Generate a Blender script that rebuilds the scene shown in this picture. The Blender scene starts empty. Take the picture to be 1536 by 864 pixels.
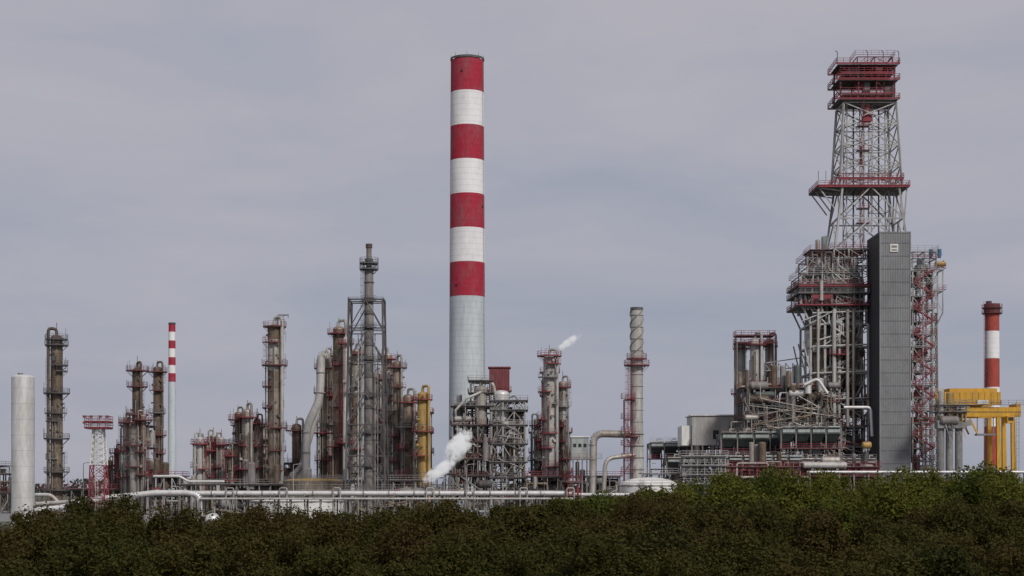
import bpy, math, random
import numpy as np
from math import sin, cos, pi, radians
from mathutils import Vector
random.seed(7)
R = random.uniform
F = 2436.0; H = 6.0; HY = 735.0
# placement from image pixels: pixel column/row + chosen depth (m) -> world metres
def X(b, d): return (b-768)*d/F
def Z(e, d): return H+(HY-e)*d/F
scene = bpy.context.scene

# ------------------------------------------------------------ materials
MATS = {}
def mat(name, base, var=None, rough=0.6, metal=0.0, sc=0.35, zs=0.2, lo=0.4, hi=0.65, fine=0.25, bump=0.0, courses=0, spec=0.4):
    m = bpy.data.materials.new(name); m.use_nodes = True
    nt = m.node_tree; N = nt.nodes; L = nt.links
    b = N['Principled BSDF']
    b.inputs['Roughness'].default_value = rough
    b.inputs['Metallic'].default_value = metal
    b.inputs['Specular IOR Level'].default_value = spec
    var = var or tuple(c*0.6 for c in base)
    g = N.new('ShaderNodeNewGeometry')
    mp = N.new('ShaderNodeMapping'); mp.inputs['Scale'].default_value = (1, 1, zs)
    L.new(g.outputs['Position'], mp.inputs['Vector'])
    n1 = N.new('ShaderNodeTexNoise'); n1.inputs['Scale'].default_value = sc; n1.inputs['Detail'].default_value = 7
    n1.inputs['Roughness'].default_value = 0.65
    L.new(mp.outputs[0], n1.inputs['Vector'])
    r1 = N.new('ShaderNodeValToRGB')
    r1.color_ramp.elements[0].position = lo; r1.color_ramp.elements[0].color = (*base, 1)
    r1.color_ramp.elements[1].position = hi; r1.color_ramp.elements[1].color = (*var, 1)
    L.new(n1.outputs['Fac'], r1.inputs['Fac'])
    n2 = N.new('ShaderNodeTexNoise'); n2.inputs['Scale'].default_value = sc*6; n2.inputs['Detail'].default_value = 5
    L.new(mp.outputs[0], n2.inputs['Vector'])
    mr = N.new('ShaderNodeMapRange'); mr.inputs['From Min'].default_value = 0.3; mr.inputs['From Max'].default_value = 0.7
    mr.inputs['To Min'].default_value = 1-fine; mr.inputs['To Max'].default_value = 1+fine*0.5
    L.new(n2.outputs['Fac'], mr.inputs['Value'])
    mx = N.new('ShaderNodeVectorMath'); mx.operation = 'SCALE'
    L.new(r1.outputs['Color'], mx.inputs[0]); L.new(mr.outputs[0], mx.inputs['Scale'])
    out = mx.outputs[0]
    if courses:
        sp = N.new('ShaderNodeSeparateXYZ'); L.new(g.outputs['Position'], sp.inputs[0])
        a = N.new('ShaderNodeMath'); a.operation = 'MULTIPLY'; a.inputs[1].default_value = 1/courses
        L.new(sp.outputs['Z'], a.inputs[0])
        fr = N.new('ShaderNodeMath'); fr.operation = 'FRACT'; L.new(a.outputs[0], fr.inputs[0])
        lt = N.new('ShaderNodeMath'); lt.operation = 'LESS_THAN'; lt.inputs[1].default_value = 0.16
        L.new(fr.outputs[0], lt.inputs[0])
        mm = N.new('ShaderNodeMath'); mm.operation = 'MULTIPLY_ADD'; mm.inputs[1].default_value = -0.10; mm.inputs[2].default_value = 1
        L.new(lt.outputs[0], mm.inputs[0])
        m2 = N.new('ShaderNodeVectorMath'); m2.operation = 'SCALE'
        L.new(out, m2.inputs[0]); L.new(mm.outputs[0], m2.inputs['Scale']); out = m2.outputs[0]
    L.new(out, b.inputs['Base Color'])
    if bump:
        bp = N.new('ShaderNodeBump'); bp.inputs['Strength'].default_value = bump; bp.inputs['Distance'].default_value = 0.1
        L.new(n2.outputs['Fac'], bp.inputs['Height']); L.new(bp.outputs[0], b.inputs['Normal'])
    MATS[name] = m
    return m
mat('steel', (.27, .265, .26), (.17, .145, .13), .65, .05)
mat('steel_light', (.42, .425, .42), (.29, .275, .265), .65, .0)
mat('steel_dark', (.11, .11, .115), (.075, .062, .055), .7, .05)
mat('silver', (.44, .42, .385), (.25, .21, .175), .5, .3, sc=.5, zs=.3)
mat('silver_bright', (.68, .68, .68), (.54, .53, .51), .45, .3, sc=.6, zs=.25, fine=.12)
mat('silver_paint', (.48, .475, .46), (.34, .32, .295), .55, .1, sc=.6, zs=.25, fine=.18)
mat('rust', (.17, .13, .095), (.085, .058, .042), .65, .15, sc=.5, zs=.25, fine=.4)
mat('copper', (.30, .245, .185), (.125, .093, .068), .5, .3, sc=.5, zs=.3, fine=.4)
mat('ochre', (.46, .30, .09), (.30, .20, .08), .55, .1)
mat('red', (.27, .036, .052), (.18, .045, .052), .7)
mat('red_dull', (.19, .052, .06), (.12, .048, .05), .75)
mat('chim_red', (.37, .018, .045), (.25, .08, .09), .8, sc=.32, zs=.4, lo=.46, hi=.70, fine=.18, courses=1.6)
mat('chim_white', (.78, .77, .77), (.62, .62, .63), .8, sc=.3, zs=.35, lo=.48, hi=.75, fine=.06, courses=1.6)
mat('chim_grey', (.52, .57, .60), (.40, .44, .47), .8, sc=.3, zs=.15, lo=.4, hi=.75, fine=.12, courses=1.6)
mat('white', (.74, .74, .72), (.58, .57, .54), .55, fine=.1)
mat('orange_red', (.40, .06, .042), (.26, .06, .05), .75, sc=.5)
mat('concrete', (.25, .25, .245), (.17, .17, .17), .85, sc=.4, zs=.4)
mat('clad_shade_seam', (.085, .085, .09), (.07, .07, .075), .6, 0, fine=.1)  # darker cladding: left face's shade put into the colour; also used for seams
mat('clad', (.23, .235, .245), (.19, .195, .205), .6, 0, fine=.10, sc=.2, zs=.6)
mat('cooler', (.12, .145, .14), (.07, .085, .08), .6, .05)
mat('cooler_light', (.38, .42, .41), (.28, .31, .30), .6, .05)
mat('yellow', (.62, .34, .025), (.45, .25, .04), .55, fine=.2, sc=.6)
mat('blue', (.06, .20, .36), (.04, .14, .26), .5)
mat('black', (.02, .02, .02), (.03, .03, .03), .6)
mat('soot', (.05, .045, .045), (.10, .07, .06), .8)
mat('bark', (.06, .05, .035), (.035, .028, .02), .9)

# ------------------------------------------------------------ mesh builder
class M:
    def __init__(s): s.v = []; s.f = []; s.m = []; s.s = []
    def add(s, vs, fs, mt, sm=False):
        o = len(s.v); s.v.extend(vs)
        for f in fs:
            s.f.append([i+o for i in f]); s.m.append(mt); s.s.append(sm)
    def cyl(s, p0, p1, r0, r1=None, n=12, mt='steel', cap=True, sm=True, rot=0):
        r1 = r0 if r1 is None else r1
        p0 = Vector(p0); p1 = Vector(p1); d = p1-p0
        if d.length < 1e-5: return
        d.normalize()
        if abs(d.z) > .999: u = Vector((1, 0, 0))
        else: u = d.cross(Vector((0, 0, 1))).normalized()
        w = d.cross(u)
        vs = []
        for p, r in ((p0, r0), (p1, r1)):
            for i in range(n):
                a = 2*pi*(i+.5)/n+rot
                vs.append(tuple(p+u*(cos(a)*r)+w*(sin(a)*r)))
        fs = [(i, (i+1) % n, n+(i+1) % n, n+i) for i in range(n)]
        s.add(vs, fs, mt, sm and n > 4)
        if cap:
            s.add(vs, [tuple(range(n))[::-1], tuple(range(n, 2*n))], mt, False)
    def beam(s, p0, p1, w, mt='steel'):
        s.cyl(p0, p1, w*.7, n=4, mt=mt, cap=False, sm=False)
    def box(s, c, d, mt, rz=0):
        x, y, z = c; a, b, e = d[0]/2, d[1]/2, d[2]/2
        vs = []
        for k in (-e, e):
            for i, j in ((-a, -b), (a, -b), (a, b), (-a, b)):
                vs.append((x+i*cos(rz)-j*sin(rz), y+i*sin(rz)+j*cos(rz), z+k))
        s.add(vs, [(3, 2, 1, 0), (4, 5, 6, 7), (0, 1, 5, 4), (1, 2, 6, 5), (2, 3, 7, 6), (3, 0, 4, 7)], mt)
    def dome(s, c, r, h, n=20, mt='silver', k=5):
        x, y, z = c; vs = []; fs = []
        for j in range(k):
            a = j/k*pi/2
            for i in range(n):
                t = 2*pi*(i+.5)/n
                vs.append((x+cos(t)*r*cos(a), y+sin(t)*r*cos(a), z+h*sin(a)))
        vs.append((x, y, z+h))
        for j in range(k-1):
            for i in range(n):
                fs.append((j*n+i, j*n+(i+1) % n, (j+1)*n+(i+1) % n, (j+1)*n+i))
        for i in range(n): fs.append(((k-1)*n+i, (k-1)*n+(i+1) % n, k*n))
        s.add(vs, fs, mt, True)
    def pipe(s, pts, r, mt='silver', n=10, bend=None):
        pts = [Vector(p) for p in pts]; bend = bend or r*2.5
        out = [pts[0]]
        for i in range(1, len(pts)-1):
            a, b, c = pts[i-1], pts[i], pts[i+1]
            u = (a-b); w = (c-b); bb = min(bend, u.length*.45, w.length*.45)
            u.normalize(); w.normalize()
            q0 = b+u*bb; q1 = b+w*bb
            for k in range(6):
                t = k/5
                out.append(q0*(1-t)**2+b*2*t*(1-t)+q1*t*t)
        out.append(pts[-1])
        for i in range(len(out)-1):
            s.cyl(out[i], out[i+1], r, n=n, mt=mt, cap=(i == 0 or i == len(out)-2))
    def hvessel(s, c, L, r, mt='silver', ax=0):
        d = Vector((1, 0, 0)) if ax == 0 else Vector((0, 1, 0)); c = Vector(c)
        s.cyl(c-d*L/2, c+d*L/2, r, n=16, mt=mt)
        for sg in (-1, 1):
            q = c+d*sg*L/2
            s.cyl(q, q+d*sg*r*.3, r, r*.8, n=16, mt=mt, cap=False)
            s.cyl(q+d*sg*r*.3, q+d*sg*r*.5, r*.8, r*.3, n=16, mt=mt)
        for k in (-.3, .3):
            q = c+d*L*k; s.box((q.x, q.y, q.z-r*1.1), (.5, .5, r*1.0), 'concrete')
    def rail(s, pts, mt='red', h=1.15, w=.055, closed=False):
        pts = [Vector(p) for p in pts]
        if closed: pts.append(pts[0])
        for a, b in zip(pts, pts[1:]):
            L = (b-a).length; n = max(1, int(round(L/1.8)))
            for zz in (h, h*.55): s.beam(a+Vector((0, 0, zz)), b+Vector((0, 0, zz)), w, mt)
            s.beam(a+Vector((0, 0, .1)), b+Vector((0, 0, .1)), w*1.8, mt)
            for k in range(n):
                p = a.lerp(b, k/n); s.beam(p, p+Vector((0, 0, h)), w, mt)
        s.beam(pts[-1], pts[-1]+Vector((0, 0, h)), w, mt)
    def ring(s, c, ri, ro, a0=0, a1=2*pi, mt='red', deck='steel_dark', brackets=True):
        x, y, z = c; n = max(4, int((a1-a0)/(2*pi)*16)); vs = []; fs = []
        for i in range(n+1):
            a = a0+(a1-a0)*i/n
            for r, zz in ((ri, 0), (ro, 0), (ri, -.15), (ro, -.15)):
                vs.append((x+cos(a)*r, y+sin(a)*r, z+zz))
        for i in range(n):
            o = i*4; q = o+4
            fs += [(o, o+1, q+1, q), (o+2, q+2, q+3, o+3)]
        s.add(vs, fs, deck)
        s.add(vs, [(i*4+1, i*4+3, i*4+7, i*4+5) for i in range(n)], mt)
        pts = [(x+cos(a0+(a1-a0)*i/n)*ro, y+sin(a0+(a1-a0)*i/n)*ro, z) for i in range(n+1)]
        s.rail(pts, mt, closed=False)
        if brackets:
            for i in range(0, n+1, 2):
                a = a0+(a1-a0)*i/n
                s.beam((x+cos(a)*ri, y+sin(a)*ri, z-(ro-ri)*1.0), (x+cos(a)*ro, y+sin(a)*ro, z-.1), .08, mt)
    def ladder(s, x, y, z0, z1, ang, mt='red', cage=True):
        u = Vector((-sin(ang), cos(ang), 0)); o = Vector((cos(ang), sin(ang), 0)); p = Vector((x, y, 0))
        for k in (-.25, .25): s.beam(p+u*k+Vector((0, 0, z0)), p+u*k+Vector((0, 0, z1)), .06, mt)
        z = z0
        while z < z1:
            s.beam(p+u*-.25+Vector((0, 0, z)), p+u*.25+Vector((0, 0, z)), .035, mt); z += .6
        if cage:
            for (a, b) in ((.38, .3), (0, .75), (-.38, .3)):
                q = p+u*a+o*b; s.beam(q+Vector((0, 0, z0+2)), q+Vector((0, 0, z1+.9)), .04, mt)
            z = z0+2
            while z < z1+.9:
                c = [p+u*.38, p+u*.38+o*.3, p+u*.3+o*.6, p+o*.75, p-u*.3+o*.6, p-u*.38+o*.3, p-u*.38]
                for a, b in zip(c, c[1:]): s.beam(a+Vector((0, 0, z)), b+Vector((0, 0, z)), .04, mt)
                z += 1.5
    def lattice(s, cx, cy, z0, w0, z1, w1, n, mt='steel', t=.25, d0=None, d1=None, style='X', tb=None):
        d0 = d0 or w0; d1 = d1 or w1; tb = tb or t*.6
        def cor(k, f):
            z = z0+(z1-z0)*f; w = (w0+(w1-w0)*f)/2; d = (d0+(d1-d0)*f)/2
            i, j = ((-1, -1), (1, -1), (1, 1), (-1, 1))[k % 4]
            return Vector((cx+i*w, cy+j*d, z))
        for k in range(4):
            s.beam(cor(k, 0), cor(k, 1), t, mt)
            for i in range(n):
                a = i/n; b = (i+1)/n
                s.beam(cor(k, b), cor(k+1, b), tb, mt)
                if style == 'X':
                    s.beam(cor(k, a), cor(k+1, b), tb, mt); s.beam(cor(k+1, a), cor(k, b), tb, mt)
                elif style == 'K':
                    mid = (cor(k, b)+cor(k+1, b))/2
                    s.beam(cor(k, a), mid, tb, mt); s.beam(cor(k+1, a), mid, tb, mt)
                else:
                    if i % 2: s.beam(cor(k, a), cor(k+1, b), tb, mt)
                    else: s.beam(cor(k+1, a), cor(k, b), tb, mt)
    def frame(s, x0, x1, y0, y1, zs, nx=2, ny=1, mt='steel', w=.35, rail='red', deck='steel_dark', brace=.4, decks=True, rails=True):
        xs = [x0+(x1-x0)*i/nx for i in range(nx+1)]; ys = [y0+(y1-y0)*i/ny for i in range(ny+1)]
        for x in xs:
            for y in ys: s.beam((x, y, zs[0]), (x, y, zs[-1]), w, mt)
        for li, z in enumerate(zs[1:]):
            for y in ys: s.beam((x0, y, z), (x1, y, z), w*.8, mt)
            for x in xs: s.beam((x, y0, z), (x, y1, z), w*.8, mt)
            if decks: s.box(((x0+x1)/2, (y0+y1)/2, z+.25), (x1-x0+1.2, y1-y0+1.2, .12), deck)
            if rails:
                e = .6; s.rail([(x0-e, y0-e, z+.3), (x1+e, y0-e, z+.3), (x1+e, y1+e, z+.3), (x0-e, y1+e, z+.3)], rail if R(0, 1) < .75 else mt, closed=True)
            zb = zs[li]
            for i in range(nx):
                for y in (y0, y1):
                    if R(0, 1) < brace:
                        if R(0, 1) < .5: s.beam((xs[i], y, zb), (xs[i+1], y, z), w*.5, mt)
                        else: s.beam((xs[i+1], y, zb), (xs[i], y, z), w*.5, mt)
                        if R(0, 1) < .4: s.beam((xs[i], y, zb), ((xs[i]+xs[i+1])/2, y, z), w*.5, mt)
    def clutter(s, x0, x1, y0, y1, z0, z1, n, mats=('silver', 'silver_paint', 'steel', 'copper', 'steel', 'rust', 'steel_dark'), rmax=.35):
        for _ in range(n):
            k = R(0, 1); mt = random.choice(mats); r = R(.06, rmax)*R(.6, 1)
            x = R(x0, x1); y = R(y0, y1); z = R(z0, z1)
            if k < .4:
                z2 = R(z0, z1); x2 = min(x1, max(x0, x+R(-7, 7)))
                s.pipe([(x, y, max(z0, z2-R(3, 14))), (x, y, z2), (x2, y, z2), (x2, y, max(z0, z2-R(2, 12)))], r, mt, n=8)
            elif k < .6:
                s.pipe([(x, y0-.3, z), (x, y0-.3, z-R(1, 5)), (R(x0, x1), y0-.3, z-R(5, 6))], r*.7, mt, n=8)
            elif k < .72:
                L = min(R(2, 5), (x1-x0)*.6); s.hvessel((min(x1-L*.6, max(x0+L*.6, x)), y, z), L, R(.5, 1.1), random.choice(mats))
            elif k < .84:
                h = R(2, 6); rr = R(.4, .9); s.cyl((x, y, z), (x, y, z+h), rr, n=14, mt=mt); s.dome((x, y, z+h), rr, rr*.5, 14, mt)
            elif k < .93:
                s.box((x, y, z), (R(.6, 2), R(.6, 2), R(.6, 1.8)), random.choice(('steel_dark', 'red_dull', 'steel_light', 'cooler', 'silver_paint', 'steel')))
            else:
                for q in range(3): s.cyl((x, y, z+q*.5), (min(x1, x+R(3, 7)), y, z+q*.5), .1, n=6, mt=mt)
    def done(s, name, parent=None, rz=0.0, ext=None):
        v = np.array(s.v, dtype=float)
        c = (v.min(0)+v.max(0))/2; c[2] = 0
        v = v-c
        me = bpy.data.meshes.new(name)
        me.from_pydata(v.tolist(), [], s.f)
        names = sorted(set(s.m)); idx = {n: i for i, n in enumerate(names)}
        for n in names: me.materials.append(MATS[n])
        me.polygons.foreach_set('material_index', [idx[m] for m in s.m])
        me.polygons.foreach_set('use_smooth', s.s)
        me.update()
        o = bpy.data.objects.new(name, me); scene.collection.objects.link(o)
        o.location = c; o.rotation_euler[2] = rz
        if parent: o.parent = parent
        return o

# ------------------------------------------------------------ chimneys
def chimney(name, b, d, top, w0, w1, bands, grey_from, mred='chim_red', mwhite='chim_white', n=48, head=True, mgrey='chim_grey'):
    m = M(); s = d/F; x = X(b, d); zt = Z(top, d)
    def rad(z): return (w1+(w0-w1)*(z/zt))*s/2
    ys = bands
    for i in range(len(ys)-1):
        za = Z(ys[i+1], d); zz = Z(ys[i], d)
        m.cyl((x, d, za), (x, d, zz), rad(za), rad(zz), n=n, mt=(mred if i % 2 == 0 else mwhite), cap=False)
    za = Z(ys[-1], d)
    m.cyl((x, d, 0), (x, d, za), rad(0), rad(za), n=n, mt=mgrey, cap=False)
    if head:
        r = rad(zt)
        m.cyl((x, d, zt-.25), (x, d, zt+.35), r*1.04, n=n, mt='steel_dark', cap=False)
        m.cyl((x, d, zt-3), (x, d, zt+.1), r*.85, n=n, mt='soot', cap=True)
        m.cyl((x, d, zt+.1), (x, d, zt+.45), r*1.02, r*.9, n=n, mt='concrete', cap=False)
        for k in range(8):
            a = k*pi/4; m.beam((x+cos(a)*r, d+sin(a)*r, zt), (x+cos(a)*r, d+sin(a)*r, zt+1.3), .09, 'steel_dark')
        for a, e in ((-pi*.6, 112), (-pi*.15, 312), (-pi*.7, 430)):
            rz = rad(Z(e, d)); m.cyl((x+cos(a)*rz*.98, d+sin(a)*rz*.98, Z(e, d)), (x+cos(a)*rz*1.03, d+sin(a)*rz*1.03, Z(e, d)), .32, n=12, mt='black')
        for a in (-pi*.12, -pi*.93):
            m.beam((x+cos(a)*rad(0)*1.02, d+sin(a)*rad(0)*1.02, 0), (x+cos(a)*r*1.02, d+sin(a)*r*1.02, zt), .07, 'steel')
    return m
m = chimney('c', 701, 450, 90, 49, 56, [92, 140, 191, 242, 293, 344, 395, 446], 446)
m.done('industrial_chimney')
m = chimney('c', 258, 1150, 485, 10, 13, [485, 498, 511, 523, 536, 548, 560, 573], 573, n=24, head=False)
xx = X(258, 1150); zz = Z(485, 1150)
m.cyl((xx, 1150, zz-1), (xx, 1150, zz+.4), 2.5, n=24, mt='soot')
m.done('industrial_chimney')
d = 520; m = chimney('c', 1488, d, 470, 21, 24, [470, 497, 538, 581, 640, 700], 700, mred='orange_red', n=32, head=False, mgrey='concrete')
x = X(1488, d); s_ = d/F; zt = Z(456, d)
m.cyl((x, d, Z(470, d)), (x, d, zt), 11.5*s_, n=32, mt='red_dull')
for e in (462, 470): m.ring((x, d, Z(e, d)), 10*s_, 15*s_, mt='red_dull')
m.ladder(x-10.8*s_, d-1, 0, zt, pi*1.1, 'red_dull')
m.cyl((x-1, d, zt), (x-1, d, zt+.9), .9, n=14, mt='soot')
m.done('industrial_chimney')

# ------------------------------------------------------------ columns
def column(b, d, top, w, body='copper', lower=None, plats=None, pm='red', side=1, vapour=True, davit=False, low_w=None, swell=None, name='distillation_column', wide=1.15, spacing=(5.5, 9.5)):
    m = M(); s = d/F; x = X(b, d); zt = Z(top, d); r = w*s/2
    lz = 0
    if swell:
        lz = Z(swell, d); lr = low_w*s/2
        m.cyl((x, d, 0), (x, d, lz), lr, n=24, mt=lower or body); m.cyl((x, d, lz), (x, d, lz+1.2), lr, r, n=24, mt=lower or body, cap=False)
    z = lz; alt = {'copper': ('copper', 'copper', 'rust', 'silver'), 'silver': ('silver', 'silver', 'silver_paint', 'copper'), 'rust': ('rust', 'rust', 'copper')}.get(body, (body,))
    while z < zt-r*.5-.01:
        z2 = min(zt-r*.5, z+R(4, 10)); m.cyl((x, d, z), (x, d, z2), r, n=24, mt=random.choice(alt), cap=False); z = z2
    m.dome((x, d, zt-r*.5), r, r*.6, 24, body)
    z = 2
    while z < zt-1:
        rr = r if z > lz+1.2 else low_w*s/2
        m.cyl((x, d, z), (x, d, z+.15), rr*1.03, n=24, mt=random.choice((body, 'steel', body)), cap=True)
        z += R(2, 3.6)
    if plats is None:
        plats = []; z = zt-R(1.2, 2)
        while z > 5: plats.append(z); z -= R(*spacing)
    else: plats = [Z(e, d) for e in plats]
    for i, z in enumerate(plats):
        rr = r if z > lz+1.2 else low_w*s/2
        if i == 0 or R(0, 1) < .3: a0, a1 = 0, 2*pi
        else:
            c = R(-2.9, -.3); hw = R(.8, 1.6); a0, a1 = c-hw, c+hw
        ext = R(.9, 1.4)*wide
        pmm = pm if i == 0 or R(0, 1) < .8 else 'steel'
        m.ring((x, d, z), rr, rr+ext, a0, a1, mt=pmm)
        nz = plats[i+1] if i+1 < len(plats) else 0
        la = random.choice((R(-3.1, -2.5), R(-.6, 0), R(-2, -1), R(.2, 2.8)))
        m.ladder(x+cos(la)*(rr+.35), d+sin(la)*(rr+.35), nz, z+.9, la, random.choice((pm, pm, 'steel_dark')))
        for _ in range(3):
            a = R(-3, 0); zn = z+R(.3, 3)
            if zn < zt-1: m.cyl((x+cos(a)*rr*.9, d+sin(a)*rr*.9, zn), (x+cos(a)*(rr+.6), d+sin(a)*(rr+.6), zn), R(.15, .38), n=10, mt=random.choice((body, 'steel_dark')))
        for _ in range(2):
            a = R(-3, 0); m.beam((x+cos(a)*(rr+ext), d+sin(a)*(rr+ext), z), (x+cos(a)*(rr+ext), d+sin(a)*(rr+ext), z+R(1.5, 2.8)), .07, 'steel_dark')
    if vapour:
        pr = max(.16, r*.26); o = r+pr+.35
        a = -pi/2+side*R(.6, 1.2); sx, sy = cos(a)*o, sin(a)*o
        m.pipe([(x, d, zt-.3), (x, d, zt+pr*3+.4), (x+sx, d+sy, zt+pr*3+.4), (x+sx, d+sy, 3)], pr, random.choice(('silver', body, 'silver_paint')), n=10)
    for _ in range(4):
        a = R(-3.1, 0); o = r+.3; z1 = R(.35, .95)*zt
        m.pipe([(x+cos(a)*r*.9, d+sin(a)*r*.9, z1), (x+cos(a)*(o+.2), d+sin(a)*(o+.2), z1), (x+cos(a)*(o+.2), d+sin(a)*(o+.2), R(0, .3)*zt)], R(.07, .16), random.choice(('steel', 'silver', 'rust')), n=8)
    if davit:
        m.pipe([(x+r*.5, d-r*.5, zt-1), (x+r*.5, d-r*.5, zt+2.2), (x+r*.5+2.6, d-r*.5, zt+2.2)], .14, 'steel_dark', n=8)
        m.beam((x+r*.5+2.5, d-r*.5, zt+2.2), (x+r*.5+2.5, d-r*.5, zt+1.4), .1, 'steel_dark')
        m.beam((x+r*.5, d-r*.5, zt+.8), (x+r*.5+1.8, d-r*.5, zt+2.2), .1, 'steel_dark')
    else:
        m.beam((x, d, zt), (x, d, zt+R(1.5, 3)), .12, 'steel_dark')
    return m.done(name)

column(85, 380, 503, 18, 'rust', plats=[509, 518, 548, 557, 590, 620, 632, 658, 688, 708, 735], pm='steel_dark', side=-1)
column(206, 400, 552, 15, 'rust', lower='silver', swell=640, low_w=22, plats=[556, 580, 622, 634, 668, 700], pm='red_dull', vapour=True)
column(189, 405, 626, 10, 'silver', pm='red')
column(215, 398, 622, 9, 'silver', pm='red_dull', side=-1)
column(236, 430, 550, 12, 'rust', pm='red_dull', side=1, spacing=(4, 6))
column(175, 420, 672, 8, 'red_dull', pm='red_dull', name='process_vessel')
column(165, 430, 690, 7, 'rust', pm='red_dull', name='process_vessel')
for b, t, w, mt in ((300, 656, 11, 'silver_paint'), (311, 668, 8, 'copper'), (320, 652, 10, 'silver'), (332, 656, 10, 'silver_paint'), (345, 672, 7, 'copper')):
    column(b, R(385, 400), t, w, mt, pm='red', side=random.choice((-1, 1)), spacing=(5, 7))
for b, t, w, mt in ((357, 618, 11, 'copper'), (371, 614, 15, 'silver'), (386, 628, 10, 'copper'), (396, 650, 12, 'silver_paint')):
    column(b, R(385, 400), t, w, mt, pm='red', side=random.choice((-1, 1)), spacing=(4.5, 7))
column(412, 385, 487, 21, 'copper', plats=[490, 514, 548, 580, 612, 642, 676, 706], pm='red_dull', side=1, davit=True)
column(445, 395, 636, 14, 'rust', pm='red_dull')
column(485, 398, 545, 12, 'copper', pm='red', side=-1, spacing=(6, 10))
column(497, 412, 530, 12, 'copper', pm='red', side=-1, spacing=(6, 10))
column(508, 392, 490, 17, 'copper', pm='red', side=1, spacing=(6, 10))
column(519, 388, 506, 9, 'silver_bright', pm='red', side=1, spacing=(9, 14))
column(534, 410, 524, 13, 'silver', pm='red', side=1)
column(565, 415, 560, 12, 'copper', pm='red_dull')
column(582, 404, 530, 12, 'silver', pm='red', side=-1, spacing=(4.5, 7))
column(596, 398, 542, 15, 'copper', pm='red_dull', side=1, spacing=(4.5, 7))
column(612, 392, 592, 15, 'copper', pm='red', side=1, spacing=(4.5, 7))
column(634, 384, 588, 16, 'ochre', pm='red', side=1, spacing=(5, 8))
column(824, 395, 534, 18, 'silver_paint', pm='red', side=1, plats=[534, 546, 566, 588, 606, 630, 650, 672, 700])
column(844, 400, 572, 12, 'silver', pm='red', side=1, spacing=(3.2, 5))
column(806, 405, 628, 11, 'silver_paint', pm='red', side=-1, spacing=(3.2, 5))
column(1112, 412, 512, 13, 'silver_paint', pm='red', side=-1, spacing=(8, 12))
column(1133, 405, 508, 16, 'silver_paint', pm='red', side=1, spacing=(8, 12))
column(1154, 412, 508, 13, 'silver', pm='red', side=1, spacing=(8, 12))
m = M(); d = 405
for e in (503, 514):
    z = Z(e, d); m.box((X(1133, d), d+2, z-.1), (9.6, 5, .2), 'red_dull'); a, b = X(1133, d)-4.9, X(1133, d)+4.9
    m.rail([(a, d-.6, z), (b, d-.6, z), (b, d+4.6, z), (a, d+4.6, z)], 'red', closed=True, w=.08)
for k in (-4.6, 4.6):
    for y in (d-.4, d+4.4): m.beam((X(1133, d)+k, y, 0), (X(1133, d)+k, y, Z(514, d)), .25, 'steel')
m.done('access_platform')

# near silver vessel at far left
m = M(); d = 250; x = X(34.5, d); s = d/F; r = 17*s; zt = Z(562, d)
m.cyl((x, d, 0), (x, d, zt-.4), r, n=40, mt='silver_bright'); m.dome((x, d, zt-.4), r, .4, 40, 'silver_bright', 4)
z = 2.4
while z < zt-1: m.cyl((x, d, z), (x, d, z+.05), r*1.006, n=40, mt='silver_paint'); z += 2.4
m.cyl((x-.4, d, zt-.1), (x-.4, d, zt+.25), .4, n=16, mt='steel')
m.done('silver_stack')

m = M(); d = 330; x = X(148, d); s = d/F
m.lattice(x, d, 0, 26*s, Z(698, d), 21*s, 5, 'red', .2, tb=.12)
m.lattice(x, d, Z(698, d), 21*s, Z(642, d), 14*s, 6, 'white', .18, tb=.12)
for e in (642, 633):
    z = Z(e, d); k = 17*s
    m.box((x, d, z-.1), (2*k, 2*k, .25), 'red'); m.rail([(x-k, d-k, z), (x+k, d-k, z), (x+k, d+k, z), (x-k, d+k, z)], 'red', closed=True, w=.09)
    for q in (-1, -.4, .4, 1): m.box((x+q*k, d-k-.1, z+1), (.55, .4, .45), 'red_dull')
m.ladder(x, d-1.6, 0, Z(642, d), -pi/2, 'white', cage=False)
m.done('floodlight_mast')

# flare / vent stack in lattice frame
m = M(); d = 350; x = X(550.5, d); s = d/F
m.lattice(x, d, 0, 60*s, Z(452, d), 50*s, 7, 'steel_dark', .38, tb=.22, style='K')
for e in (452, 492, 540, 595, 650, 700):
    z = Z(e, d); k = 26*s; m.rail([(x-k, d-k, z), (x+k, d-k, z), (x+k, d+k, z), (x-k, d+k, z)], 'steel_dark', closed=True, h=.5)
    m.beam((x-k, d, z), (x+k, d, z), .2, 'steel_dark'); m.beam((x, d-k, z), (x, d+k, z), .2, 'steel_dark')
    m.ring((x+3*s, d, z), 6*s, 12*s, -2.6, -.4, mt='steel_dark')
xs = x+3*s
m.cyl((xs, d, 0), (xs, d, Z(405, d)), 8*s, 6.5*s, n=20, mt='steel')
m.cyl((xs, d, Z(405, d)), (xs, d, Z(372, d)), 4.2*s, 4.0*s, n=20, mt='steel')
m.cyl((xs, d, Z(372, d)), (xs, d, Z(366, d)), 5*s, 5*s, n=20, mt='soot')
m.cyl((xs, d, Z(392, d)), (xs, d, Z(388, d)), 6*s, 6*s, n=20, mt='steel_dark')
z = 3
while z < Z(408, d): m.cyl((xs, d, z), (xs, d, z+.2), 7.8*s, n=20, mt='steel_dark'); z += 3.4
for e in (404, 395): m.ring((xs, d, Z(e, d)), 5*s, 14*s, mt='steel_dark')
m.ladder(xs-8*s, d-.6, 0, Z(400, d), -pi*.75, 'steel_dark')
for k in (-12, -7, 13, 17): m.pipe([(x+k*s, d-1.6, 0), (x+k*s, d-1.6, Z(R(470, 560), d))], .14, random.choice(('steel', 'silver', 'steel_light')), n=8)
m.done('flare_stack')
m = M(); d = 385
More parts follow.
